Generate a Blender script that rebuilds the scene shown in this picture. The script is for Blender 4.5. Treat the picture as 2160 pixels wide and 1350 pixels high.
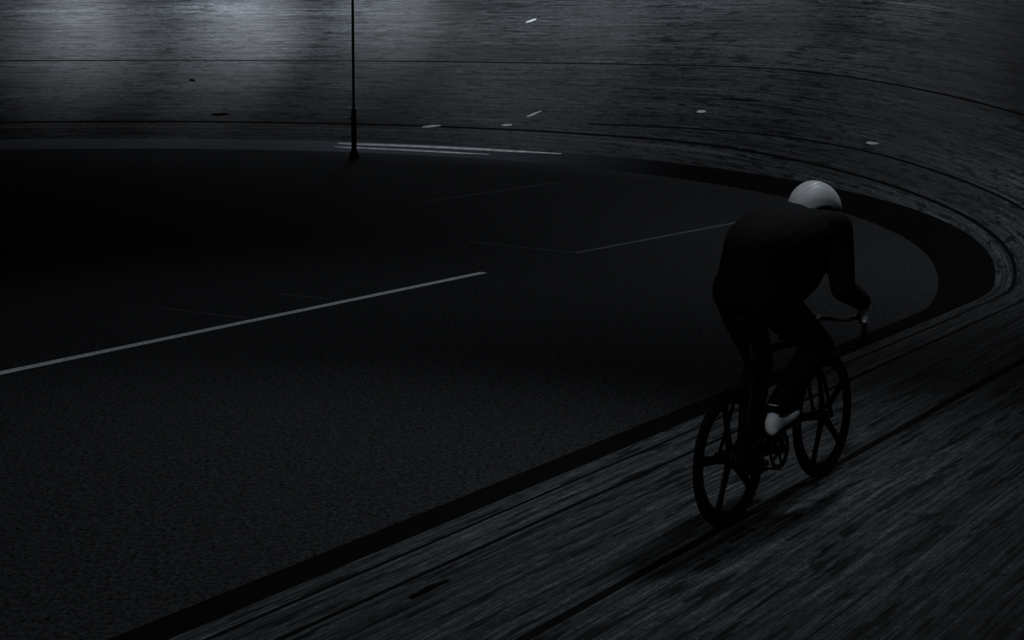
import bpy, bmesh, math, random
from mathutils import Vector, Matrix
random.seed(7)
C = bpy.context.scene
COL = C.collection
for o in list(bpy.data.objects): bpy.data.objects.remove(o)
R = math.radians
F = 3000.0; CAMZ = 2.70; HOR = 70.0          # focal length in px of a 2160 px frame, eye height, horizon row

# ------------------------------------------------------------------ camera, world, lights, exposure
cd = bpy.data.cameras.new('camera'); cam = bpy.data.objects.new('camera', cd); COL.objects.link(cam)
cd.sensor_width = 36; cd.lens = 36 * F / 2160; cd.shift_y = -(675 - HOR) / 2160
cam.location = (0, 0, CAMZ); cam.rotation_euler = (R(90), 0, 0)
cd.clip_start = .05; cd.clip_end = 300
C.camera = cam
C.view_settings.view_transform = 'Standard'; C.view_settings.look = 'None'
C.view_settings.gamma = 1; C.view_settings.exposure = 0
C.view_settings.use_curve_mapping = False
w = bpy.data.worlds.new('world'); C.world = w; w.use_nodes = True
w.node_tree.nodes['Background'].inputs[0].default_value = (.55, .75, 1, 1)
w.node_tree.nodes['Background'].inputs[1].default_value = .0008

def lamp(kind, loc, target, power, col=(.86, .93, 1), size=1.0, sx=None, angle=60, blend=1):
    l = bpy.data.lights.new('hall_or_fill_lamp', kind); l.energy = power; l.color = col
    if kind == 'SPOT':
        l.spot_size = R(angle); l.spot_blend = blend; l.shadow_soft_size = size
    else:
        l.shape = 'RECTANGLE'; l.size = size; l.size_y = sx or size; l.spread = R(angle)
    o = bpy.data.objects.new('hall_or_fill_lamp', l); COL.objects.link(o); o.location = loc
    o.rotation_euler = (Vector(target) - Vector(loc)).to_track_quat('-Z', 'Y').to_euler()
    return o
# row of high lamps above the far bend
for x, p in ((-16.6, 14), (-12.6, 42), (-8.2, 66), (-4.3, 42), (0.5, 52), (4.5, 44), (8.2, 20)):
    y = 21 + math.sqrt(max(20, 19.8 ** 2 - (x + 9.5) ** 2))
    lamp('AREA', (x, y, 9.5), (x, y, 0), p, size=.8, angle=50 if x < 0 else 72, col=(.84, .9, 1))
# lamps above the near straight, the right-hand end and the apron of the infield, some of them added fill
lamp('SPOT', (4.2, 11.4, 9.0), (-1.6, 7.9, .3), 1000, size=.45, angle=57, col=(.88, .95, 1))
lamp('SPOT', (-2.6, -.6, 6.5), (1.35, 7.6, .9), 380, size=.3, angle=27, col=(.88, .95, 1))  # added lamp behind the rider, brightens shoe, glove and helmet
lamp('SPOT', (-4, 41.5, 9.0), (-5, 37.2, .6), 310, size=.6, angle=112, col=(.84, .92, 1))  # added broad fill that lifts the far bank
lamp('SPOT', (7.5, 17.5, 9.0), (6.2, 18.8, 0), 820, size=.5, angle=95)
lamp('SPOT', (6.5, 34, 10.5), (9.8, 28, 3), 85, size=.6, angle=110)  # added fill for the dark upper right of the bank
lamp('SPOT', (4.5, 30.0, 9.5), (4.0, 28.5, 0), 300, size=.5, angle=90)
lamp('SPOT', (-10., 38.5, 9.5), (-8, 38.0, 1), 130, size=.5, angle=90)

lamp('SPOT', (-3.5, 14.5, 9.0), (-2.6, 14.4, 0), 230, size=.4, angle=66)  # added dim fill so the court line shows mid-floor

# ------------------------------------------------------------------ helpers
def tag(o, label=None, cat=None, group=None, kind=None):
    if label: o['label'] = label
    if cat: o['category'] = cat
    if group: o['group'] = group
    if kind: o['kind'] = kind
    return o
def link(name, me, mat, parent=None, smooth=False):
    o = bpy.data.objects.new(name, me); COL.objects.link(o)
    if mat: me.materials.append(mat)
    if smooth:
        for p in me.polygons: p.use_smooth = True
    if parent: o.parent = parent
    return o
def obj(name, bm, mat, parent=None, smooth=False):
    me = bpy.data.meshes.new(name); bmesh.ops.recalc_face_normals(bm, faces=bm.faces)
    bm.to_mesh(me); bm.free()
    return link(name, me, mat, parent, smooth)
def empty(name, loc=(0, 0, 0)):
    o = bpy.data.objects.new(name, None); COL.objects.link(o); o.location = loc; o.empty_display_size = .1
    return o
def V(*a): return Vector(a)
def add_ring_loft(bm, rings, cap=True):
    rs = [[bm.verts.new(p) for p in r] for r in rings]
    for a, b in zip(rs, rs[1:]):
        n = len(a)
        for i in range(n): bm.faces.new((a[i], a[(i + 1) % n], b[(i + 1) % n], b[i]))
    if cap:
        bm.faces.new(rs[0][::-1]); bm.faces.new(rs[-1])
def add_path(bm, pts, rad, seg=12, flat=1.0, closed=False, up=(0, 1, 0)):
    """tube along a polyline; rad is a number or one per point; flat squeezes it along 'up'"""
    pts = [Vector(p) for p in pts]; n = len(pts)
    rad = [rad] * n if not hasattr(rad, '__len__') else rad
    up = Vector(up); rings = []
    for i, p in enumerate(pts):
        if closed: d = pts[(i + 1) % n] - pts[i - 1]
        else: d = pts[min(i + 1, n - 1)] - pts[max(i - 1, 0)]
        d.normalize(); u = up - d * up.dot(d)
        if u.length < .05: u = V(1, 0, 0) - d * d.x
        u.normalize(); s = d.cross(u)
        rings.append([p + (u * math.sin(a) * flat + s * math.cos(a)) * rad[i] for a in [2 * math.pi * k / seg for k in range(seg)]])
    if closed: rings.append(rings[0])
    if closed:
        rs = [[bm.verts.new(q) for q in r] for r in rings[:-1]]; rs.append(rs[0])
        for a, b in zip(rs, rs[1:]):
            for i in range(seg): bm.faces.new((a[i], a[(i + 1) % seg], b[(i + 1) % seg], b[i]))
    else: add_ring_loft(bm, rings)
def add_ell(bm, c, r, rot=None, seg=16, rings=10):
    m = Matrix.Translation(Vector(c)) @ (rot.to_4x4() if rot else Matrix()) @ Matrix.Diagonal((*r, 1))
    bmesh.ops.create_uvsphere(bm, u_segments=seg, v_segments=rings, radius=1, matrix=m)
def add_box(bm, c, s, rot=None):
    m = Matrix.Translation(Vector(c)) @ (rot.to_4x4() if rot else Matrix()) @ Matrix.Diagonal((*s, 1))
    bmesh.ops.create_cube(bm, size=1, matrix=m)
def smooth_pts(pts, n=6):
    pts = [Vector(p) for p in pts]; out = []
    P = [pts[0] * 2 - pts[1]] + pts + [pts[-1] * 2 - pts[-2]]
    for i in range(1, len(P) - 2):
        for k in range(n):
            t = k / n; a, b, c, d = P[i - 1:i + 3]
            out.append(.5 * ((2 * b) + (c - a) * t + (2 * a - 5 * b + 4 * c - d) * t * t + (-a + 3 * b - 3 * c + d) * t ** 3))
    return out + [pts[-1]]

# ------------------------------------------------------------------ materials
def mat(name, col, rough=.5, spec=.5, metal=0, coat=0, noise=None, bump=None, coord='Object'):
    """noise = (scale vector, amount, detail); bump = (scale vector, strength, distance)"""
    m = bpy.data.materials.new(name); m.use_nodes = True; nt = m.node_tree; N = nt.nodes; L = nt.links
    b = N['Principled BSDF']; b.inputs['Base Color'].default_value = (*col, 1)
    b.inputs['Roughness'].default_value = rough; b.inputs['Specular IOR Level'].default_value = spec
    b.inputs['Metallic'].default_value = metal; b.inputs['Coat Weight'].default_value = coat
    tc = N.new('ShaderNodeTexCoord')
    def nz(scale, detail, r=.6):
        mp = N.new('ShaderNodeMapping'); mp.inputs['Scale'].default_value = scale
        L.new(tc.outputs[coord], mp.inputs[0]); n = N.new('ShaderNodeTexNoise')
        n.inputs['Scale'].default_value = 1; n.inputs['Detail'].default_value = detail; n.inputs['Roughness'].default_value = r
        L.new(mp.outputs[0], n.inputs['Vector']); return n
    if noise:
        n = nz(noise[0], noise[2]); mr = N.new('ShaderNodeMapRange')
        mr.inputs[1].default_value = .3; mr.inputs[2].default_value = .7
        mr.inputs[3].default_value = 1 - noise[1]; mr.inputs[4].default_value = 1 + noise[1]
        L.new(n.outputs[0], mr.inputs[0])
        vm = N.new('ShaderNodeVectorMath'); vm.operation = 'SCALE'; vm.inputs[0].default_value = col
        L.new(mr.outputs[0], vm.inputs['Scale']); L.new(vm.outputs[0], b.inputs['Base Color'])
    if bump:
        n = nz(bump[0], 4); bp = N.new('ShaderNodeBump'); bp.inputs['Strength'].default_value = bump[1]; bp.inputs['Distance'].default_value = bump[2]
        L.new(n.outputs[0], bp.inputs['Height']); L.new(bp.outputs[0], b.inputs['Normal'])
    return m

def ramp_material():  # black paint, with the far-left grazing sheen blended into the colour
    m = mat('ramp_paint_and_sheen', (.0028, .003, .0036), .85, .06, noise=((40, 40, 40), .6, 6)); nt = m.node_tree; N = nt.nodes; L = nt.links
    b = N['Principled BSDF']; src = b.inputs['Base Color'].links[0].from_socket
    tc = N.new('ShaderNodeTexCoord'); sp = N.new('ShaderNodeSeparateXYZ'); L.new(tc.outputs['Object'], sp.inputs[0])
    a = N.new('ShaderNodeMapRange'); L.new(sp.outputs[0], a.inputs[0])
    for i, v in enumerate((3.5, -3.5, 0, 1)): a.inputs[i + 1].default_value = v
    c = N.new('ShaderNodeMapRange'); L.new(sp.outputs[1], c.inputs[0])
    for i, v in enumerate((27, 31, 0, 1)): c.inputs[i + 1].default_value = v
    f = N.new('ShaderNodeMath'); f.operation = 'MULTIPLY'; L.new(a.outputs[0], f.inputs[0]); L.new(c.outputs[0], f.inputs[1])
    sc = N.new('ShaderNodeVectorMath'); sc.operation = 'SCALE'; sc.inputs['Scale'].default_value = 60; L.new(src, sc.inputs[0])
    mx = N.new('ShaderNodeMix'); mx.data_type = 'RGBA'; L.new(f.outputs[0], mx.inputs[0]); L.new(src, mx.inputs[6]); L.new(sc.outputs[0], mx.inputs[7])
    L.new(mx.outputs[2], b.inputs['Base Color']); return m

def track_material():
    """worn varnished timber: every batten its own tone, grain along the lap, dirt and knots"""
    m = bpy.data.materials.new('worn_timber'); m.use_nodes = True; nt = m.node_tree; N = nt.nodes; L = nt.links
    b = N['Principled BSDF']
    uv = N.new('ShaderNodeUVMap')
    def mapn(scale, loc=(0, 0, 0)):
        mp = N.new('ShaderNodeMapping'); mp.inputs['Scale'].default_value = scale; mp.inputs['Location'].default_value = loc
        L.new(uv.outputs[0], mp.inputs[0]); return mp
    def nz(scale, detail, rough, loc=(0, 0, 0)):
        n = N.new('ShaderNodeTexNoise'); n.inputs['Scale'].default_value = 1
        n.inputs['Detail'].default_value = detail; n.inputs['Roughness'].default_value = rough
        L.new(mapn(scale, loc).outputs[0], n.inputs['Vector']); return n.outputs[0]
    def rng(s, a, b_, c, d):
        r = N.new('ShaderNodeMapRange'); L.new(s, r.inputs[0])
        for i, v in enumerate((a, b_, c, d)): r.inputs[i + 1].default_value = v
        return r.outputs[0]
    def mul(a, b_):
        r = N.new('ShaderNodeMath'); r.operation = 'MULTIPLY'; L.new(a, r.inputs[0]); L.new(b_, r.inputs[1]); return r.outputs[0]
    br = N.new('ShaderNodeTexBrick'); br.offset = .37; br.inputs['Scale'].default_value = 1
    br.inputs['Brick Width'].default_value = 3.7; br.inputs['Row Height'].default_value = .04
    br.inputs['Mortar Size'].default_value = 0; br.inputs['Color1'].default_value = (1, 1, 1, 1); br.inputs['Color2'].default_value = (.62, .62, .62, 1)
    L.new(mapn((1, 1, 1)).outputs[0], br.inputs['Vector'])
    sep = N.new('ShaderNodeSeparateColor'); L.new(br.outputs['Color'], sep.inputs[0])
    streak = rng(nz((.35, 26, 1), 5, .6), .34, .66, .25, 1.9)           # long streaks
    streak2 = rng(nz((3.5, 60, 1), 4, .7, (5, 3, 0)), .36, .64, .4, 1.7)   # finer, shorter ones
    wide = rng(nz((.12, 2.2, 1), 3, .5, (2, 9, 0)), .3, .7, .6, 1.4)
    speck = mul(rng(nz((50, 60, 1), 6, .95), .38, .62, .2, 1.9), rng(nz((9, 16, 1), 6, .95, (4, 4, 0)), .38, .62, .35, 1.7))
    dirt = rng(nz((1.6, 10, 1), 4, .62, (1, 7, 0)), .40, .46, .12, 1)
    v = mul(mul(mul(sep.outputs[0], streak), mul(streak2, wide)), mul(speck, dirt))
    vm = N.new('ShaderNodeVectorMath'); vm.operation = 'SCALE'; vm.inputs[0].default_value = (.062, .068, .074)
    L.new(v, vm.inputs['Scale']); L.new(vm.outputs[0], b.inputs['Base Color'])
    L.new(rng(nz((1.5, 30, 1), 4, .6, (3, 3, 3)), .3, .7, .4, .62), b.inputs['Roughness'])
    b.inputs['Specular IOR Level'].default_value = .2
    bp = N.new('ShaderNodeBump'); bp.inputs['Strength'].default_value = .35; bp.inputs['Distance'].default_value = .004
    L.new(nz((6, 70, 1), 5, .7), bp.inputs['Height']); L.new(bp.outputs[0], b.inputs['Normal'])
    return m

M = dict(
    track=track_material(),
    line=mat('black_line_paint', (.003, .003, .0035), .8, .08, noise=((6, 6, 6), .5, 5)),
    pale=mat('pale_tape_and_glare', (.88, .9, .94), .6, .3, noise=((5, 5, 5), .45, 6)),
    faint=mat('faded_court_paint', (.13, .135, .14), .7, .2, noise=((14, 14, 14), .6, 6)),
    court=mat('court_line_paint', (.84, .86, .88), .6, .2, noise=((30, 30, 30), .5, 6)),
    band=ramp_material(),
    floor=mat('dark_hall_floor', (.033, .035, .038), .85, .08, noise=((34, 34, 34), .95, 6), bump=((80, 80, 80), .3, .003)),
    steel=mat('black_painted_steel', (.004, .004, .005), .6, .2, noise=((30, 30, 30), .3, 3)),
    carbon=mat('black_carbon', (.004, .004, .005), .55, .15, noise=((60, 60, 60), .3, 3)),
    rubber=mat('tyre_rubber', (.006, .006, .006), .85, .1, noise=((90, 90, 90), .3, 3)),
    alloy=mat('dark_alloy', (.015, .015, .017), .5, .3, metal=.3, noise=((60, 60, 60), .2, 3)),
    lycra=mat('black_lycra', (.004, .004, .005), .85, .1, noise=((70, 70, 70), .3, 3), bump=((9, 9, 9), .25, .01)),
    skin=mat('skin', (.12, .08, .06), .6, .2, noise=((40, 40, 40), .15, 3)),
    hair=mat('dark_hair', (.006, .005, .004), .7, .2, noise=((200, 20, 200), .3, 3)),
    helmet=mat('white_helmet_shell', (.66, .69, .73), .5, .3, noise=((40, 40, 40), .12, 5)),
    highlight_strip=mat('painted_helmet_highlight', (.95, .96, .98), .35, .4, noise=((40, 40, 40), .04, 3)),
    shoe=mat('white_shoe', (.84, .87, .92), .5, .3, noise=((50, 50, 50), .15, 5)),
    blackshoe=mat('black_shoe', (.006, .006, .007), .6, .2, noise=((50, 50, 50), .2, 3)),
    glove=mat('pale_glove', (.8, .83, .88), .7, .2, noise=((60, 60, 60), .2, 5)),
    scrap=mat('white_tape', (.92, .94, .97), .6, .2, noise=((20, 20, 20), .06, 4)),
    scuff=mat('black_scuff', (.004, .004, .005), .9, .05, noise=((20, 20, 20), .4, 4)),
)

# ------------------------------------------------------------------ the track
CX, CY, RA = -9.5, 21.0, 15.95           # centre and radius of the bend of the datum line
TD = V(.6115, .7912)                     # direction of the near straight
NN = V(.7912, -.6115)                    # outward from it
LOFF = -4.885                            # NN . p on the datum line of the straight
THN = math.atan2(NN.y, NN.x)
DL = LOFF - (CX * NN.x + CY * NN.y)      # distance of the straight from the bend's centre
def smin(a, b, k=.12):
    h = max(k - abs(a - b), 0) / k
    return min(a, b) - h * h * k * .25
def polar(th):
    c = math.cos(th - THN); rl = DL / c if c > .05 else 1e3
    c2 = math.cos(th - THN - math.pi); rl2 = DL / c2 if c2 > .05 else 1e3
    r = smin(RA, min(rl, rl2)); return V(CX + r * math.cos(th), CY + r * math.sin(th))
FOOT = V(CX, CY) + NN * DL
FOOT2 = V(CX, CY) - NN * DL
pts = []; rel = []
n1 = 44
for i in range(n1): pts.append(FOOT - TD * (26 * (1 - i / n1))); rel.append(-1)
n2 = 150
for i in range(n2 + 1): pts.append(polar(THN + math.pi * i / n2)); rel.append(180 * i / n2)
for i in range(1, 30): pts.append(FOOT2 - TD * (16 * i / 29)); rel.append(181)
SS = [0]
for a, b in zip(pts, pts[1:]): SS.append(SS[-1] + (b - a).length)
NRM = []
for i in range(len(pts)):
    d = (pts[min(i + 1, len(pts) - 1)] - pts[max(i - 1, 0)]).normalized(); NRM.append(V(d.y, -d.x))
def sst(x, a, b):
    t = min(1, max(0, (x - a) / (b - a))); return t * t * (3 - 2 * t)
BANK = [R(10 + 28 * sst(r, 5, 75) - 24 * sst(r, 150, 185)) for r in rel]
EW = [.2 + .3 * sst(r, 25, 75) for r in rel]                       # plan width between track edge and datum line
ZA = [e * math.tan(b) for e, b in zip(EW, BANK)]
def surf(i, wv, lift=0):
    """point of the track on station i (may be fractional), wv metres up the bank from the datum line"""
    k = int(min(max(i, 0), len(pts) - 1.001)); t = i - k
    def at(j):
        p = pts[j]; n = NRM[j]; b = BANK[j]
        return V(p.x + n.x * (math.cos(b) * wv - math.sin(b) * lift), p.y + n.y * (math.cos(b) * wv - math.sin(b) * lift), ZA[j] + math.sin(b) * wv + math.cos(b) * lift)
    return at(k).lerp(at(k + 1), t)
FLZ = -.21
def strip(name, fa, fb, i0, i1, m, parent, lift=.0015, thick=.0015, step=1.0):
    """a painted line lying on the track: a thin slab between two offsets"""
    bm = bmesh.new(); rings = []
    i = i0
    while i <= i1 + 1e-6:
        a, b = fa(i), fb(i)
        rings.append([surf(i, a, lift), surf(i, b, lift), surf(i, b, lift - thick), surf(i, a, lift - thick)]); i += step
    add_ring_loft(bm, rings)
    return obj(name, bm, m, parent)

def build_track():
    WMAX = 6.6; BW = .04
    nb = int(WMAX / BW)
    rr = random.Random(3)
    verts = []; faces = []; uvs = []
    NS = len(pts)
    prof = []                                  # (w, lift, is_edge)
    # the strip below the datum line scales with EW; battens above have a constant width
    for j in range(-5, nb):
        h = rr.uniform(-.0009, .0009)
        for u, l in ((.0, -.0022), (.04, h), (.96, h)): prof.append((j + u, l))
    prof.append((nb, 0))
    cols = len(prof)
    for i in range(NS):
        e = EW[i] / math.cos(BANK[i])
        for (jj, l) in prof:
            wv = jj * e / 5 if jj < 0 else jj * BW
            verts.append(surf(i, wv, l)); uvs.append((SS[i], wv + .5))
    for i in range(NS - 1):
        for k in range(cols - 1):
            a = i * cols + k; faces.append((a, a + 1, a + 1 + cols, a + cols))
    me = bpy.data.meshes.new('velodrome_track'); me.from_pydata(verts, [], faces)
    ul = me.uv_layers.new(name='UVMap')
    idx = [0] * len(me.loops); me.loops.foreach_get('vertex_index', idx)
    flat = [c for v in idx for c in uvs[v]]; ul.data.foreach_set('uv', flat)
    t = link('velodrome_track', me, M['track'])
    tag(t, kind='structure', label='banked timber cycling track curving round the dark infield')
    # underside frame so that the bank is a body, not a sheet
    bm = bmesh.new(); rings = []
    for i in range(0, NS):
        e = EW[i] / math.cos(BANK[i])
        a, b = surf(i, -e, -.05), surf(i, WMAX, -.05)
        rings.append([a, b, V(b.x, b.y, FLZ), V(a.x, a.y, FLZ)])
    add_ring_loft(bm, rings); obj('substructure', bm, M['steel'], t)
    # black fascia ramp between track edge and hall floor
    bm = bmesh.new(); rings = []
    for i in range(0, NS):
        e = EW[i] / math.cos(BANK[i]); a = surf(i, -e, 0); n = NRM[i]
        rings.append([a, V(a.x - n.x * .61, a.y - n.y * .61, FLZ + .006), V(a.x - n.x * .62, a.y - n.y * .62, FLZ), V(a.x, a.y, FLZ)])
    add_ring_loft(bm, rings); o = obj('inner_ramp', bm, M['band'], t); o['label'] = 'black sloping ramp along the inner edge, far sheen painted in'
    # painted lines
    NSf = NS - 1
    f1 = lambda i, a: 1 - sst(rel[min(int(i), NSf)], 20, 90) * a
    fb = lambda i: sst(rel[min(int(i), NSf)], 8, 35) * (1 - sst(rel[min(int(i), NSf)], 50, 85))
    L = strip('painted_line', lambda i: -.21, lambda i: -.13, 44 + 55, NSf, M['faint'], t); L['label'] = 'faint pale line just below the innermost black line'
    L = strip('painted_line', lambda i: -.012, lambda i: .018 + .03 * sst(rel[min(int(i), NS - 1)], 0, 40), 0, NSf, M['line'], t); L['label'] = 'black line nearest the inner edge'
    L = strip('painted_line', lambda i: .352 + .28 * fb(i), lambda i: .394 + .28 * fb(i), 0, 44 + 70, M['line'], t); L['label'] = 'thin black second line'
    L = strip('painted_line', lambda i: 1.46 * f1(i, .25), lambda i: 1.46 * f1(i, .25) + .06 * f1(i, .7), 0, 44 + 20, M['line'], t); L['label'] = 'broad black line under the rear wheel'
    L = strip('painted_line', lambda i: 2.52, lambda i: 2.56, 56, NSf, M['line'], t); L['label'] = 'thin dark line halfway up the bank'
    return t
track = build_track()

# hall floor inside the bend
bm = bmesh.new()
inner = []
for i in range(0, len(pts)):
    n = NRM[i]; p = pts[i]; q = (p.x - n.x * (EW[i] + .3), p.y - n.y * (EW[i] + .3)); inner.append(q)
cx = sum(p[0] for p in inner) / len(inner); cy = sum(p[1] for p in inner) / len(inner)
top = [bm.verts.new((x, y, FLZ)) for x, y in inner]; bot = [bm.verts.new((x, y, FLZ - .1)) for x, y in inner]
c0 = bm.verts.new((cx, cy, FLZ)); c1 = bm.verts.new((cx, cy, FLZ - .1)); n = len(top)
for i in range(n):
    j = (i + 1) % n
    bm.faces.new((top[i], top[j], c0)); bm.faces.new((bot[j], bot[i], c1)); bm.faces.new((top[i], bot[i], bot[j], top[j]))
floor = obj('floor', bm, M['floor']); tag(floor, kind='structure', label='dark hall floor inside the track')

def floor_pt(x, y):
    D = F * (CAMZ - FLZ) / (y - HOR); return V((x - 1080) * D / F, D)
def floor_line(a, b, wd, m, label):
    a = floor_pt(*a); b = floor_pt(*b); d = (b - a).normalized(); s = V(-d.y, d.x) * wd / 2
    bm = bmesh.new(); z0, z1 = FLZ - .004, FLZ + .003
    add_ring_loft(bm, [[V(*(p + s), z0), V(*(p - s), z0), V(*(p - s), z1), V(*(p + s), z1)] for p in [a.lerp(b, k / 8) for k in range(9)]])
    o = obj('court_line', bm, m, floor); o['label'] = label
    return o
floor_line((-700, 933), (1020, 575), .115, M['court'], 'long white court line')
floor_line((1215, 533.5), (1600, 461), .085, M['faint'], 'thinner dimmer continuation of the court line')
floor_line((520, 672), (340, 650), .022, M['faint'], 'faint cross line')
floor_line((700, 632), (592, 620), .022, M['faint'], 'faint cross line')
floor_line((1212, 533), (988, 510), .035, M['faint'], 'faint cross line')
floor_line((900, 425), (1185, 384), .05, M['faint'], 'faint far court line')

# ------------------------------------------------------------------ small things on the bank
def locate(x, y, w0=-.4, w1=6.4):
    """station and height up the bank under a photo position"""
    best = None
    def pr(p): return (1080 + F * p.x / p.y, HOR + F * (CAMZ - p.z) / p.y)
    for i in range(16, 190):
        for k in range(0, 69):
            wv = w0 + (w1 - w0) * k / 68; p = surf(i, wv)
            if p.y < 4: continue
            a, b = pr(p); d = (a - x) ** 2 + (b - y) ** 2
            if best is None or d < best[0]: best = (d, i, wv)
    d, i, wv = best; st = (1., .1)
    for _ in range(30):
        for di in (-st[0], 0, st[0]):
            for dw in (-st[1], 0, st[1]):
                p = surf(i + di, wv + dw); a, b = pr(p); e = (a - x) ** 2 + (b - y) ** 2
                if e < best[0]: best = (e, i + di, wv + dw)
        d, i, wv = best; st = (st[0] * .8, st[1] * .8)
    return i, wv
def patch(name, a, b, wd, m, wave=.0, lift=.004, seed=1):
    """thin slab from photo position a to b lying on the bank, a little crumpled"""
    rr = random.Random(seed); ia, wa = locate(*a); ib, wb = locate(*b); bm = bmesh.new(); rings = []
    p0 = surf(ia, wa, lift)
    for k in range(7):
        t = k / 6; i = ia + (ib - ia) * t; wv = wa + (wb - wa) * t + rr.uniform(-1, 1) * wave
        hw = wd / 2 * (.55 + .45 * math.sin(math.pi * t) + rr.uniform(-.15, .15)); li = lift + rr.uniform(0, wave)
        rings.append([surf(i, wv + hw, li) - p0, surf(i, wv - hw, li) - p0, surf(i, wv - hw, li - .003) - p0, surf(i, wv + hw, li - .003) - p0])
    add_ring_loft(bm, rings); o = obj(name, bm, m); o.location = p0
    return o
for k, (a, b, wd, lab) in enumerate([
    ((1110, 47), (1131, 41), .12, 'small white tape scrap, highest on the far bank'),
    ((1112, 246), (1142, 235), .12, 'slanting white tape scrap on the far bank, below the highest one'),
    ((1471, 235), (1488, 236), .10, 'short white tape scrap by itself on the bank behind the helmet'),
    ((890, 268), (930, 265), .08, 'low pale tape scrap on the far bank, nearest the pole'),
    ((1058, 264), (1080, 264), .08, 'low pale tape scrap on the far bank beside the slanting one'),
    ((1828, 301), (1853, 304), .08, 'dull white tape scrap on the bank up and right of the helmet')]):
    o = patch('tape_scrap', a, b, wd, M['scrap'] if k < 3 else M['pale'], .004, seed=k); tag(o, lab, 'tape')
def ramp_pt(i, t, lift=0):
    k = int(i); u = i - k; q = []
    for j in (k, k + 1):
        e = EW[j] / math.cos(BANK[j]); p = surf(j, -e, 0); n = NRM[j]; q.append(V(p.x - n.x * .61 * t, p.y - n.y * .61 * t, p.z * (1 - t) + (FLZ + .006) * t + lift))
    return q[0].lerp(q[1], u)
def station_at(x):
    return min(range(100, 185), key=lambda i: abs(1080 + F * pts[i].x / pts[i].y - x))
for k, (xa, xb, ta, tb, wd) in enumerate([(735, 1212, .16, .10, .20), (738, 1070, .52, .60, .15)]):
    i0, i1 = station_at(xb), station_at(xa); bm = bmesh.new(); rings = []
    for q in range(25):
        i = i0 + (i1 - i0) * q / 24; t = tb + (ta - tb) * q / 24; h = wd * (.35 + .65 * min(1, q / 6, (24 - q) / 2 + .3))
        rings.append([ramp_pt(i, t, .006), ramp_pt(i, t + h, .006), ramp_pt(i, t + h, .001), ramp_pt(i, t, .001)])
    add_ring_loft(bm, rings); o = obj('painted_glare', bm, M['pale'], track)  # glare on the ramp, painted as white streaks
    o['label'] = ('upper white streak of painted glare beside the pole', 'lower white streak of painted glare beside the pole')[k]
for k, (a, b, wd, lab) in enumerate([
    ((868, 1267), (942, 1221), .045, 'short black scuff mark between the lines, left of the rear wheel'),
    ((1523, 208), (1602, 213), .045, 'thin black scuff mark high on the bank above the rider'),
    ((445, 242), (482, 241), .10, 'black scuff mark low on the bank left of the pole'),
    ((400, 168), (412, 170), .10, 'tiny black scuff mark halfway up the bank left of the pole')]):
    o = patch('scuff_mark', a, b, wd, M['scuff'], .006, .003, seed=20 + k); tag(o, lab, 'scuff mark')

# ------------------------------------------------------------------ pole
b0 = floor_pt(747, 336)
pole = empty('floor_post', (b0.x, b0.y, FLZ)); pole.rotation_euler = (0, R(-.55), 0)
tag(pole, 'thin tall black post in a thicker sleeve standing at the far infield edge', 'pole')
def lathe(prof, seg=20):
    bm = bmesh.new(); add_ring_loft(bm, [[V(r * math.cos(2 * math.pi * k / seg), r * math.sin(2 * math.pi * k / seg), z) for k in range(seg)] for r, z in prof]); return bm
obj('base', lathe([(.12, 0), (.125, .04), (.11, .10), (.085, .17), (.07, .20)]), M['steel'], pole)
sl = obj('sleeve', lathe([(.058, .18), (.06, .22), (.06, 1.10), (.052, 1.14), (.034, 1.16)]), M['steel'], pole)
bm = bmesh.new(); add_path(bm, [(-.05, 0, .95), (-.105, 0, .95)], .022, 10); add_path(bm, [(-.095, -.04, .95), (-.095, .04, .95)], .012, 8, up=(0, 0, 1)); obj('knob', bm, M['steel'], sl)
obj('shaft', lathe([(.030, 1.1), (.028, 3.5), (.026, 6.2), (.012, 6.22)]), M['steel'], pole)

# ------------------------------------------------------------------ bicycle (local: +x forward, +y left, +z up, origin at rear tyre contact)
HEAD = math.atan2(.777, .63)
ORI = V(1.064, 6.94, .292)
def contact_z(p):
    # straight part: analytic plane
    d = p.x * NN.x + p.y * NN.y - LOFF; return ZA[0] + d * math.tan(BANK[0])
ORI.z = contact_z(ORI) + .0
bike = empty('track_bicycle', ORI); bike.rotation_euler = (0, 0, HEAD)
tag(bike, 'black fixed-gear racing bicycle with broad five-spoke wheels on the track', 'bicycle')
WR = .335; RH = V(0, 0, WR); FH = V(.985, 0, WR); BB = V(.405, 0, .285)
def tilt_fix():
    # front contact height on the banked plane
    f = ORI + V(math.cos(HEAD), math.sin(HEAD), 0) * .985
    return math.atan2(contact_z(f) - ORI.z, .985)
PITCH = tilt_fix()
bike.rotation_euler = (0, -PITCH, HEAD)

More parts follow.
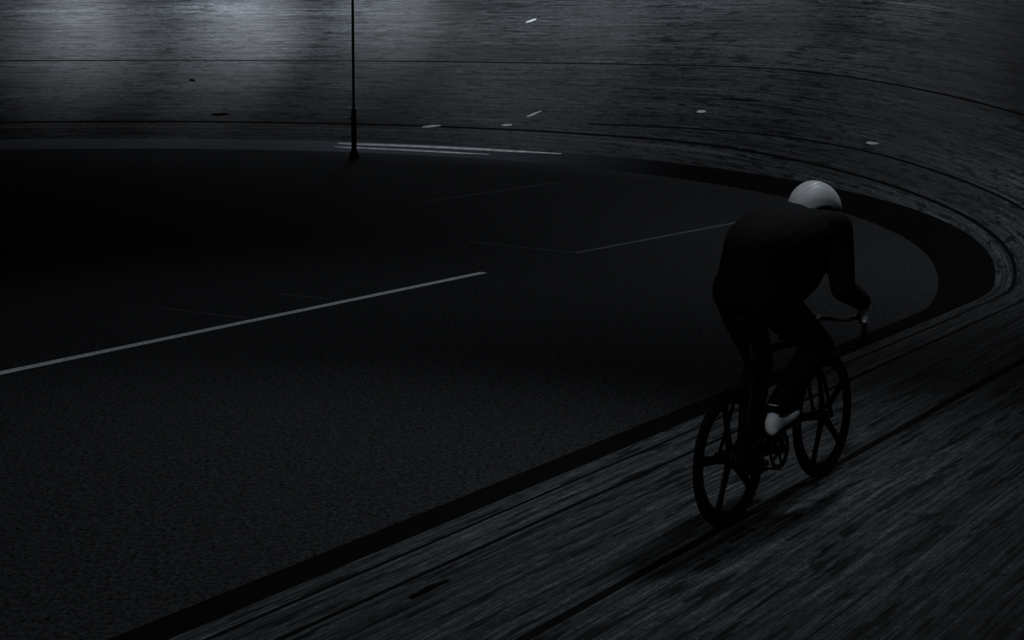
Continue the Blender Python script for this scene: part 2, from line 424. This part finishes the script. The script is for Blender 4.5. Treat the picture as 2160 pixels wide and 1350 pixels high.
def circle(c, r, n=48): return [c + V(r * math.cos(a), 0, r * math.sin(a)) for a in [2 * math.pi * k / n for k in range(n)]]
def wheel(hub, lab, phase):
    bm = bmesh.new()
    rings = []
    for a in [2 * math.pi * k / 56 for k in range(56)]:
        d = V(math.cos(a), 0, math.sin(a))
        rings.append([hub + d * r + V(0, y, 0) for r, y in ((.318, -.010), (.318, .010), (.295, .012), (.262, .008), (.256, 0), (.262, -.008), (.295, -.012))])
    rs = [[bm.verts.new(q) for q in r] for r in rings]; rs.append(rs[0])
    for a, b in zip(rs, rs[1:]):
        for i in range(7): bm.faces.new((a[i], a[(i + 1) % 7], b[(i + 1) % 7], b[i]))
    wh = obj('wheel', bm, M['carbon'], bike, True); wh['label'] = lab
    bm = bmesh.new(); add_path(bm, circle(hub, .3235, 56), .0115, 8, closed=True); obj('tyre', bm, M['rubber'], wh, True)
    bm = bmesh.new(); add_path(bm, [hub + V(0, -.055, 0), hub + V(0, -.035, 0), hub + V(0, -.034, 0), hub + V(0, .034, 0), hub + V(0, .035, 0), hub + V(0, .055, 0)], [.010, .010, .032, .032, .010, .010], 16, up=(1, 0, 0)); obj('hub', bm, M['alloy'], wh)
    for k in range(5):
        a = R(-90 + phase + 72 * k); d = V(math.cos(a), 0, math.sin(a)); bm = bmesh.new()
        add_path(bm, [hub + d * .02, hub + d * .07, hub + d * .16, hub + d * .24, hub + d * .275], [.034, .027, .022, .025, .036], 12, flat=.42, up=(0, 1, 0))
        obj('spoke', bm, M['carbon'], wh, True)
    return wh
wheel(RH, 'rear wheel', -26); wheel(FH, 'front wheel', -26)
# frame
ST = V(.205, 0, .86); HT0 = V(.865, 0, .665); HT1 = V(.83, 0, .79)
bm = bmesh.new()
add_path(bm, [BB, BB.lerp(ST, .5), ST], [.024, .021, .018], 14, flat=.7)
add_path(bm, [BB, BB.lerp(HT0, .5), HT0], [.028, .030, .028], 14, flat=.6)
add_path(bm, [V(.225, 0, .80), V(.53, 0, .79), V(.835, 0, .765)], [.020, .021, .023], 14, flat=.65)
add_path(bm, [HT0 - V(-.006, 0, .02), HT1], .024, 14, up=(1, 0, 0))
for s in (-1, 1):
    add_path(bm, [BB + V(-.02, s * .03, 0), V(.25, s * .045, .30), V(.0, s * .060, WR)], [.016, .013, .011], 10)
    add_path(bm, [V(.225, s * .014, .79), V(.12, s * .045, .58), V(0, s * .060, WR)], [.012, .010, .009], 10)
    add_box(bm, V(-.01, s * .060, WR), (.06, .006, .035))
add_path(bm, [BB + V(0, -.036, 0), BB + V(0, .036, 0)], .026, 16, up=(1, 0, 0))
obj('frame', bm, M['carbon'], bike, True)
bm = bmesh.new()
add_path(bm, [HT0 + V(.002, 0, -.02), V(.885, 0, .61)], .022, 12, up=(1, 0, 0))
for s in (-1, 1): add_path(bm, smooth_pts([V(.878, s * .02, .63), V(.90, s * .045, .57), V(.94, s * .052, .45), V(.985, s * .055, WR)], 4), [.016] * 4 + [.015] * 4 + [.012] * 4 + [.011], 10, flat=.7)
obj('fork', bm, M['carbon'], bike, True)
bm = bmesh.new(); add_path(bm, [ST - V(-.01, 0, .03), V(.185, 0, .965)], .0145, 12, up=(0, 1, 0)); obj('seatpost', bm, M['carbon'], bike, True)
# saddle
bm = bmesh.new(); rings = []
for x, hw, z, th in ((.07, .03, 1.005, .012), (.085, .065, 1.01, .03), (.12, .075, 1.005, .036), (.17, .062, .998, .034), (.23, .035, .994, .028), (.30, .022, .99, .024), (.35, .016, .982, .018), (.36, .006, .978, .008)):
    rings.append([V(x, hw * math.cos(a), z - th / 2 + th / 2 * math.sin(a)) for a in [2 * math.pi * k / 14 for k in range(14)]])
add_ring_loft(bm, rings); sd = obj('saddle', bm, M['rubber'], bike, True)
bm = bmesh.new()
for s in (-1, 1): add_path(bm, smooth_pts([V(.12, s * .02, .98), V(.17, s * .02, .955), V(.25, s * .02, .955), V(.32, s * .008, .975)]), .0035, 6)
obj('rail', bm, M['alloy'], sd)
# stem and drop bar
bm = bmesh.new(); add_path(bm, [HT1 - V(-.005, 0, .01), V(.815, 0, .845)], .019, 12, up=(1, 0, 0)); add_path(bm, [V(.81, 0, .832), V(.955, 0, .865)], .017, 12); obj('stem', bm, M['alloy'], bike, True)
BAR = [V(.955, 0, .865), V(.957, .08, .868), V(.97, .155, .872), V(1.005, .195, .885), V(1.045, .205, .875), V(1.06, .208, .83), V(1.04, .21, .775), V(.99, .212, .745), V(.91, .214, .735)]
bar = bmesh.new(); half = smooth_pts(BAR, 5)
add_path(bar, [V(p.x, -p.y, p.z) for p in half[::-1]] + half[1:], .0135, 12, up=(0, 0, 1)); hb = obj('handlebar', bar, M['alloy'], bike, True)
for s in (-1, 1):
    bm = bmesh.new(); add_path(bm, [V(p.x, p.y * s, p.z) for p in half[22:]], .0165, 12, up=(0, 0, 1)); obj('bar_tape', bm, M['rubber'], hb, True)
# drive
CR = .168; CA = R(158)      # left crank, degrees forward of the top
LP = BB + V(math.sin(CA) * CR, .125, math.cos(CA) * CR); RP = BB + V(-math.sin(CA) * CR, -.125, -math.cos(CA) * CR)
bm = bmesh.new(); n = 48
ro = [.098 if k % 2 else .092 for k in range(n * 2)]
rings = []
for y in (-.046, -.050):
    rings.append((y, [BB + V(ro[k] * math.cos(math.pi * k / n), y, ro[k] * math.sin(math.pi * k / n)) for k in range(2 * n)], [BB + V(.072 * math.cos(math.pi * k / n), y, .072 * math.sin(math.pi * k / n)) for k in range(2 * n)]))
A = [[bm.verts.new(p) for p in rr_] for rr_ in (rings[0][1], rings[0][2], rings[1][2], rings[1][1])]; A.append(A[0])
for a, b in zip(A, A[1:]):
    for i in range(2 * n): bm.faces.new((a[i], a[(i + 1) % (2 * n)], b[(i + 1) % (2 * n)], b[i]))
for k in range(5):
    a = 2 * math.pi * k / 5; add_path(bm, [BB + V(0, -.047, 0), BB + V(.076 * math.cos(a), -.047, .076 * math.sin(a))], [.014, .009], 8, flat=.4)
obj('chainring', bm, M['alloy'], bike)
bm = bmesh.new(); loop = []
for k in range(25): a = R(90 - 180 * k / 24 ); loop.append(BB + V(.098 * math.cos(a), -.048, .098 * math.sin(a)))
for k in range(13): a = R(-90 - 180 * k / 12); loop.append(RH + V(.032 * math.cos(a), -.048, .032 * math.sin(a)))
add_path(bm, loop, .0055, 6, closed=True); obj('chain', bm, M['alloy'], bike)
for s, P, lab in ((1, LP, 'left crank'), (-1, RP, 'right crank')):
    bm = bmesh.new(); q = V(BB.x, s * .075, BB.z); add_path(bm, [V(BB.x, s * .04, BB.z), q], .014, 10, up=(1, 0, 0)); add_path(bm, [q, V(P.x, s * .085, P.z)], [.018, .012], 10, flat=.5)
    cr = obj('crank', bm, M['alloy'], bike, True); cr['label'] = lab
    bm = bmesh.new(); add_path(bm, [V(P.x, s * .08, P.z), V(P.x, s * .16, P.z)], .007, 8, up=(1, 0, 0)); add_box(bm, P, (.07, .06, .016), Matrix.Rotation(R(-18 if s > 0 else 18), 3, 'Y')); obj('pedal', bm, M['alloy'], cr)

# ------------------------------------------------------------------ rider (same local frame as the bicycle)
rider = empty('person', ORI); rider.rotation_euler = bike.rotation_euler
tag(rider, 'person in black riding the bicycle, bent forward in a white helmet', 'person')
def ik(a, c, l1, l2, pole_dir):
    """joint position between a and c for limb lengths l1, l2, bent towards pole_dir"""
    d = c - a; L = min(d.length, (l1 + l2) * .999); u = d.normalized()
    x = (l1 * l1 - l2 * l2 + L * L) / (2 * L); h = math.sqrt(max(l1 * l1 - x * x, 0))
    p = pole_dir - u * pole_dir.dot(u); p.normalize(); return a + u * x + p * h
def limb(bm, pts_, rad, flat=1.0, seg=14):
    add_path(bm, pts_, rad, seg, flat, up=(0, 1, 0))
    for p, r in ((pts_[0], rad[0]), (pts_[-1], rad[-1])): add_ell(bm, p, (r, r * max(flat, .8), r), seg=14, rings=8)
HIP = {s: V(.235, s * .095, 1.08) for s in (-1, 1)}
SHO = {s: V(.75, s * .20, 1.39) for s in (-1, 1)}
HANDC = {s: V(1.04, s * .215, .905) for s in (-1, 1)}        # palm centre on the hooks of the bar
WRI = {s: V(.995, s * .222, .975) for s in (-1, 1)}
ELB = {s: ik(SHO[s], WRI[s], .315, .27, V(-.6, s * .12, -.5)) for s in (-1, 1)}
BALL = {1: LP + V(.01, 0, .028), -1: RP + V(.01, 0, .028)}
ANK = {1: BALL[1] + V(-.11, -.005, .085), -1: BALL[-1] + V(-.12, .005, .07)}
KNE = {s: ik(HIP[s], ANK[s], .495, .475, V(1, s * .12, .2)) for s in (-1, 1)}

def torso_parts(bm, g=0.0):
    spine = smooth_pts([V(.20, 0, 1.06), V(.195, 0, 1.17), V(.25, 0, 1.265), V(.40, 0, 1.33), V(.58, 0, 1.36), V(.71, 0, 1.37)], 4)
    n = len(spine); rings = []
    for i, p in enumerate(spine):
        t = i / (n - 1)
        wd = .172 - .03 * math.sin(math.pi * min(1, t * 2)) * (t < .5) + .045 * math.sin(math.pi * max(0, t - .35) / .65 * .8) + g
        dp = .135 + .03 * math.sin(math.pi * t) + g
        if t > .85: wd -= .03 * (t - .85) / .15; dp -= .03 * (t - .85) / .15
        d = (spine[min(i + 1, n - 1)] - spine[max(i - 1, 0)]).normalized(); u = V(-d.z, 0, d.x)
        rings.append([p + V(0, wd * math.cos(a), 0) + u * dp * math.sin(a) for a in [2 * math.pi * k / 20 for k in range(20)]])
    add_ring_loft(bm, rings)
    add_ell(bm, V(.57, 0, 1.215), (.27 + g, .19 + g, .20 + g), Matrix.Rotation(R(-25), 3, 'Y')); add_ell(bm, V(.19, 0, 1.12), (.14 + g, .17 + g, .12 + g))
    for s in (-1, 1):
        add_ell(bm, V(.185, s * .075, 1.115), (.12 + g, .10 + g, .12 + g))           # buttocks
        add_ell(bm, SHO[s] + V(-.015, -s * .015, .0), (.085 + g, .075 + g, .075 + g))   # deltoids
        add_path(bm, [V(.76, 0, 1.395), SHO[s]], [.085 + g, .07 + g], 14)
        add_ell(bm, V(.66, s * .10, 1.39), (.12 + g, .10 + g, .09 + g))              # shoulder blades
def legs(bm, g=0.0, to_ankle=True):
    for s in (-1, 1):
        h, k, a = HIP[s], KNE[s], ANK[s]
        limb(bm, [h, h.lerp(k, .3), h.lerp(k, .65), k], [.100 + g, .095 + g, .078 + g, .060 + g])
        cal = k.lerp(a, .33) + V(-.018, 0, 0)
        limb(bm, [k, cal, k.lerp(a, .62) + V(-.008, 0, 0), a], [.058 + g, .060 + g, .046 + g, .036 + g])
def arms(bm, g=0.0):
    for s in (-1, 1):
        limb(bm, [SHO[s], SHO[s].lerp(ELB[s], .4), ELB[s]], [.062 + g, .056 + g, .043 + g])
        limb(bm, [ELB[s], ELB[s].lerp(WRI[s], .3), WRI[s]], [.043 + g, .043 + g, .028 + g])
HC = V(.905, -.015, 1.455)      # head centre
HROT = Matrix.Rotation(R(18), 3, 'Y')      # head tipped forward
def H(x, y, z): return HC + HROT @ V(x, y, z)
def head(bm):
    add_ell(bm, H(-.005, 0, .015), (.098, .078, .105), HROT)
    add_ell(bm, H(.035, 0, -.055), (.058, .055, .060), HROT)          # jaw
    add_ell(bm, H(.080, 0, -.100), (.022, .024, .018), HROT)          # chin
    add_path(bm, [H(.088, 0, .015), H(.108, 0, -.025), H(.098, 0, -.038)], [.009, .014, .011], 8)   # nose
    for s in (-1, 1):
        add_ell(bm, H(-.01, s * .080, -.012), (.020, .009, .030), HROT)   # ear
        add_ell(bm, H(.070, s * .030, .022), (.018, .022, .010), HROT)    # brow
        add_ell(bm, H(.062, s * .042, -.030), (.022, .018, .018), HROT)   # cheek
    add_ell(bm, H(.092, 0, -.064), (.010, .022, .006), HROT); add_ell(bm, H(.090, 0, -.076), (.010, .018, .006), HROT)
    add_path(bm, [V(.71, 0, 1.39), V(.80, 0, 1.41), H(-.02, 0, -.04)], [.075, .062, .058], 14)
FING = {}
def hand_parts(bm, s, g=0.0, fingers=True):
    w, c = WRI[s], HANDC[s]
    fw = (c - w).normalized(); side = V(0, s, 0)
    # palm lies on the outside/back of the hook, fingers wrap forward round it
    bar_c = V(1.054, s * .2065, .855)
    ks = []
    add_path(bm, [w, w.lerp(c, .5) + V(-.004, s * .012, .01), c + V(-.02, s * .012, .0)], [.027 + g, .034 + g, .036 + g], 12, flat=.75)
    add_ell(bm, c + V(-.012, s * .014, -.006), (.040 + g, .020 + g, .040 + g))
    for k in range(4):
        L = (.9, 1.0, .94, .78)[k]
        root = V(1.032, s * .232, .935 - .023 * k) + V(-.004 * k, 0, 0)
        bx = V(1.052 - .000 * k, s * .2065, .885 - .022 * k)       # bar centre at this height
        p = [root + V(-.02, 0, .004)]
        ang0 = 40
        for j in range(5):
            a = R(ang0 - 48 * j * L); rr_ = .0255
            q = V(bx.x + rr_ * math.cos(a) + .002, bx.y + s * rr_ * math.sin(a), root.z - .020 - .002 * j)
            p.append(q)
        add_path(bm, [p[0], p[0].lerp(p[1], .6) + V(.004, s * .004, 0)] + p[1:], [.0105 + g] * 2 + [.0098 + g, .0092 + g, .0088 + g, .0082 + g, .0066 + g], 8, up=(0, 0, 1))
    # thumb leaves the inner side of the palm and closes round the bar top
    add_path(bm, [c + V(-.035, s * .004, .012), c + V(-.020, -s * .018, .014), c + V(.004, -s * .030, -.004), c + V(.020, -s * .026, -.022)], [.013 + g, .012 + g, .0105 + g, .008 + g], 8, up=(0, 0, 1))
def voxel(name, bm, vox, m, parent, sm=4, fac=.5):
    me = bpy.data.meshes.new(name + '_src'); bm.to_mesh(me); bm.free()
    o = bpy.data.objects.new(name + '_src', me); COL.objects.link(o)
    r = o.modifiers.new('r', 'REMESH'); r.mode = 'VOXEL'; r.voxel_size = vox
    q = o.modifiers.new('s', 'SMOOTH'); q.factor = fac; q.iterations = sm
    dg = bpy.context.evaluated_depsgraph_get(); dg.update()
    out = bpy.data.meshes.new_from_object(o.evaluated_get(dg)); bpy.data.objects.remove(o); out.name = name
    out.materials.clear()
    return link(name, out, m, parent, True)
bm = bmesh.new(); torso_parts(bm); legs(bm); arms(bm); head(bm)
for s in (-1, 1):
    hand_parts(bm, s)
    add_path(bm, [ANK[s], BALL[s] + V(-.03, 0, .02), BALL[s] + V(.05, 0, .01)], [.034, .034, .022], 12)
body = voxel('body', bm, .0062, M['skin'], rider, 3, .4)
bm = bmesh.new(); torso_parts(bm, .012); legs(bm, .016); arms(bm, .022)
add_path(bm, [V(.70, 0, 1.39), V(.78, 0, 1.408), V(.815, 0, 1.418)], [.088, .073, .070], 16)
suit = voxel('skinsuit', bm, .0085, M['lycra'], rider, 6, .5); suit['label'] = 'black long-sleeved skinsuit'
for s in (-1, 1):
    bm = bmesh.new(); hand_parts(bm, s, .0022)
    add_path(bm, [WRI[s].lerp(ELB[s], .12), WRI[s]], [.033, .031], 12)
    g = voxel('glove', bm, .0042, M['glove'] if s < 0 else M['lycra'], rider, 2, .4); g['label'] = 'pale right glove' if s < 0 else 'dark left glove'
# shoes
for s in (-1, 1):
    b, a = BALL[s], ANK[s]
    toe_up = R(-12) if s > 0 else R(12)
    d = V(math.cos(toe_up), 0, math.sin(toe_up)); u = V(-d.z, 0, d.x)
    bm = bmesh.new(); rings = []
    for x, hw, lo, hi in ((-.185, .014, .01, .045), (-.178, .028, -.012, .075), (-.14, .035, -.016, .10), (-.10, .034, -.012, .095), (-.055, .038, -.012, .066), (-.01, .046, -.012, .050), (.04, .046, -.010, .040), (.075, .036, -.006, .030), (.095, .016, 0, .018)):
        c = b + d * x + u * (lo + hi) / 2
        rings.append([c + V(0, hw * math.cos(t), 0) + u * (hi - lo) / 2 * math.copysign(abs(math.sin(t)) ** .75, math.sin(t)) for t in [2 * math.pi * k / 18 for k in range(18)]])
    add_ring_loft(bm, rings)
    add_path(bm, [b + d * -.125 + u * .07, a + V(0, 0, .02)], [.037, .042], 14)
    sh = obj('shoe', bm, M['shoe'] if s < 0 else M['blackshoe'], rider, True); sh['label'] = 'dark left shoe' if s > 0 else 'white right shoe'
    bm = bmesh.new(); rings = []
    for x, hw in ((-.18, .026), (-.14, .034), (-.08, .030), (-.01, .045), (.04, .046), (.085, .028)):
        c = b + d * x + u * -.014; rings.append([c + V(0, -hw, 0), c + V(0, hw, 0), c + V(0, hw, 0) - u * .009, c + V(0, -hw, 0) - u * .009])
    add_ring_loft(bm, rings); obj('sole', bm, M['blackshoe'], sh)
# helmet: a smooth long shell with a blurred highlight built as a bright strip
def hel(th, ph, g=0):
    x = -.030 + (.185 + g) * math.cos(ph) * math.cos(th) * (1.22 if math.cos(th) < 0 else 1); y = (.118 + g) * math.cos(ph) * math.sin(th); z = .022 + (.122 + g) * math.sin(ph)
    if x < -.06: z -= (x + .06) ** 2 * 2.2; 
    return H(x, y, z)
bm = bmesh.new()
NT, NP = 40, 12
outer = [[hel(2 * math.pi * i / NT, R(-8 + 97 * j / NP)) for i in range(NT)] for j in range(NP + 1)]
innr = [[hel(2 * math.pi * i / NT, R(-8 + 97 * j / NP), -.018) for i in range(NT)] for j in range(NP + 1)]
add_ring_loft(bm, innr[::-1] + outer, cap=True)
he = obj('helmet', bm, M['helmet'], rider, True); he['label'] = 'rounded white helmet'
def sph(th, ph): return V(math.cos(ph) * math.cos(th), math.cos(ph) * math.sin(th), math.sin(ph))
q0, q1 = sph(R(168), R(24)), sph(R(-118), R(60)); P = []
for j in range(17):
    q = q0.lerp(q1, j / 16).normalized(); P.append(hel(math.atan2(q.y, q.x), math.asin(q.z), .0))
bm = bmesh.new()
add_path(bm, P, [.002, .004] + [.0065] * 13 + [.004, .002], 10, flat=.3, up=(-.62, -.15, .77)); obj('highlight_strip', bm, M['highlight_strip'], he, True)['label'] = 'painted highlight slanting across the crown'
for s in (-1, 1):
    bm = bmesh.new(); add_path(bm, smooth_pts([H(.02, s * .09, 0), H(.03, s * .08, -.05), H(.05, s * .045, -.105), H(.052, 0, -.118)]), .005, 6, flat=.5); obj('strap', bm, M['lycra'], he)
bm = bmesh.new()
for s in (-1, 1): add_ell(bm, H(.082, s * .031, .002), (.012, .022, .016), HROT)
add_path(bm, [H(.092, -.02, .004), H(.096, 0, .006), H(.092, .02, .004)], .004, 6, up=(0, 0, 1))
obj('glasses', bm, M['carbon'], rider, True)
bm = bmesh.new(); add_ell(bm, H(-.03, 0, -.01), (.075, .075, .07), HROT); obj('hair', bm, M['hair'], rider, True)
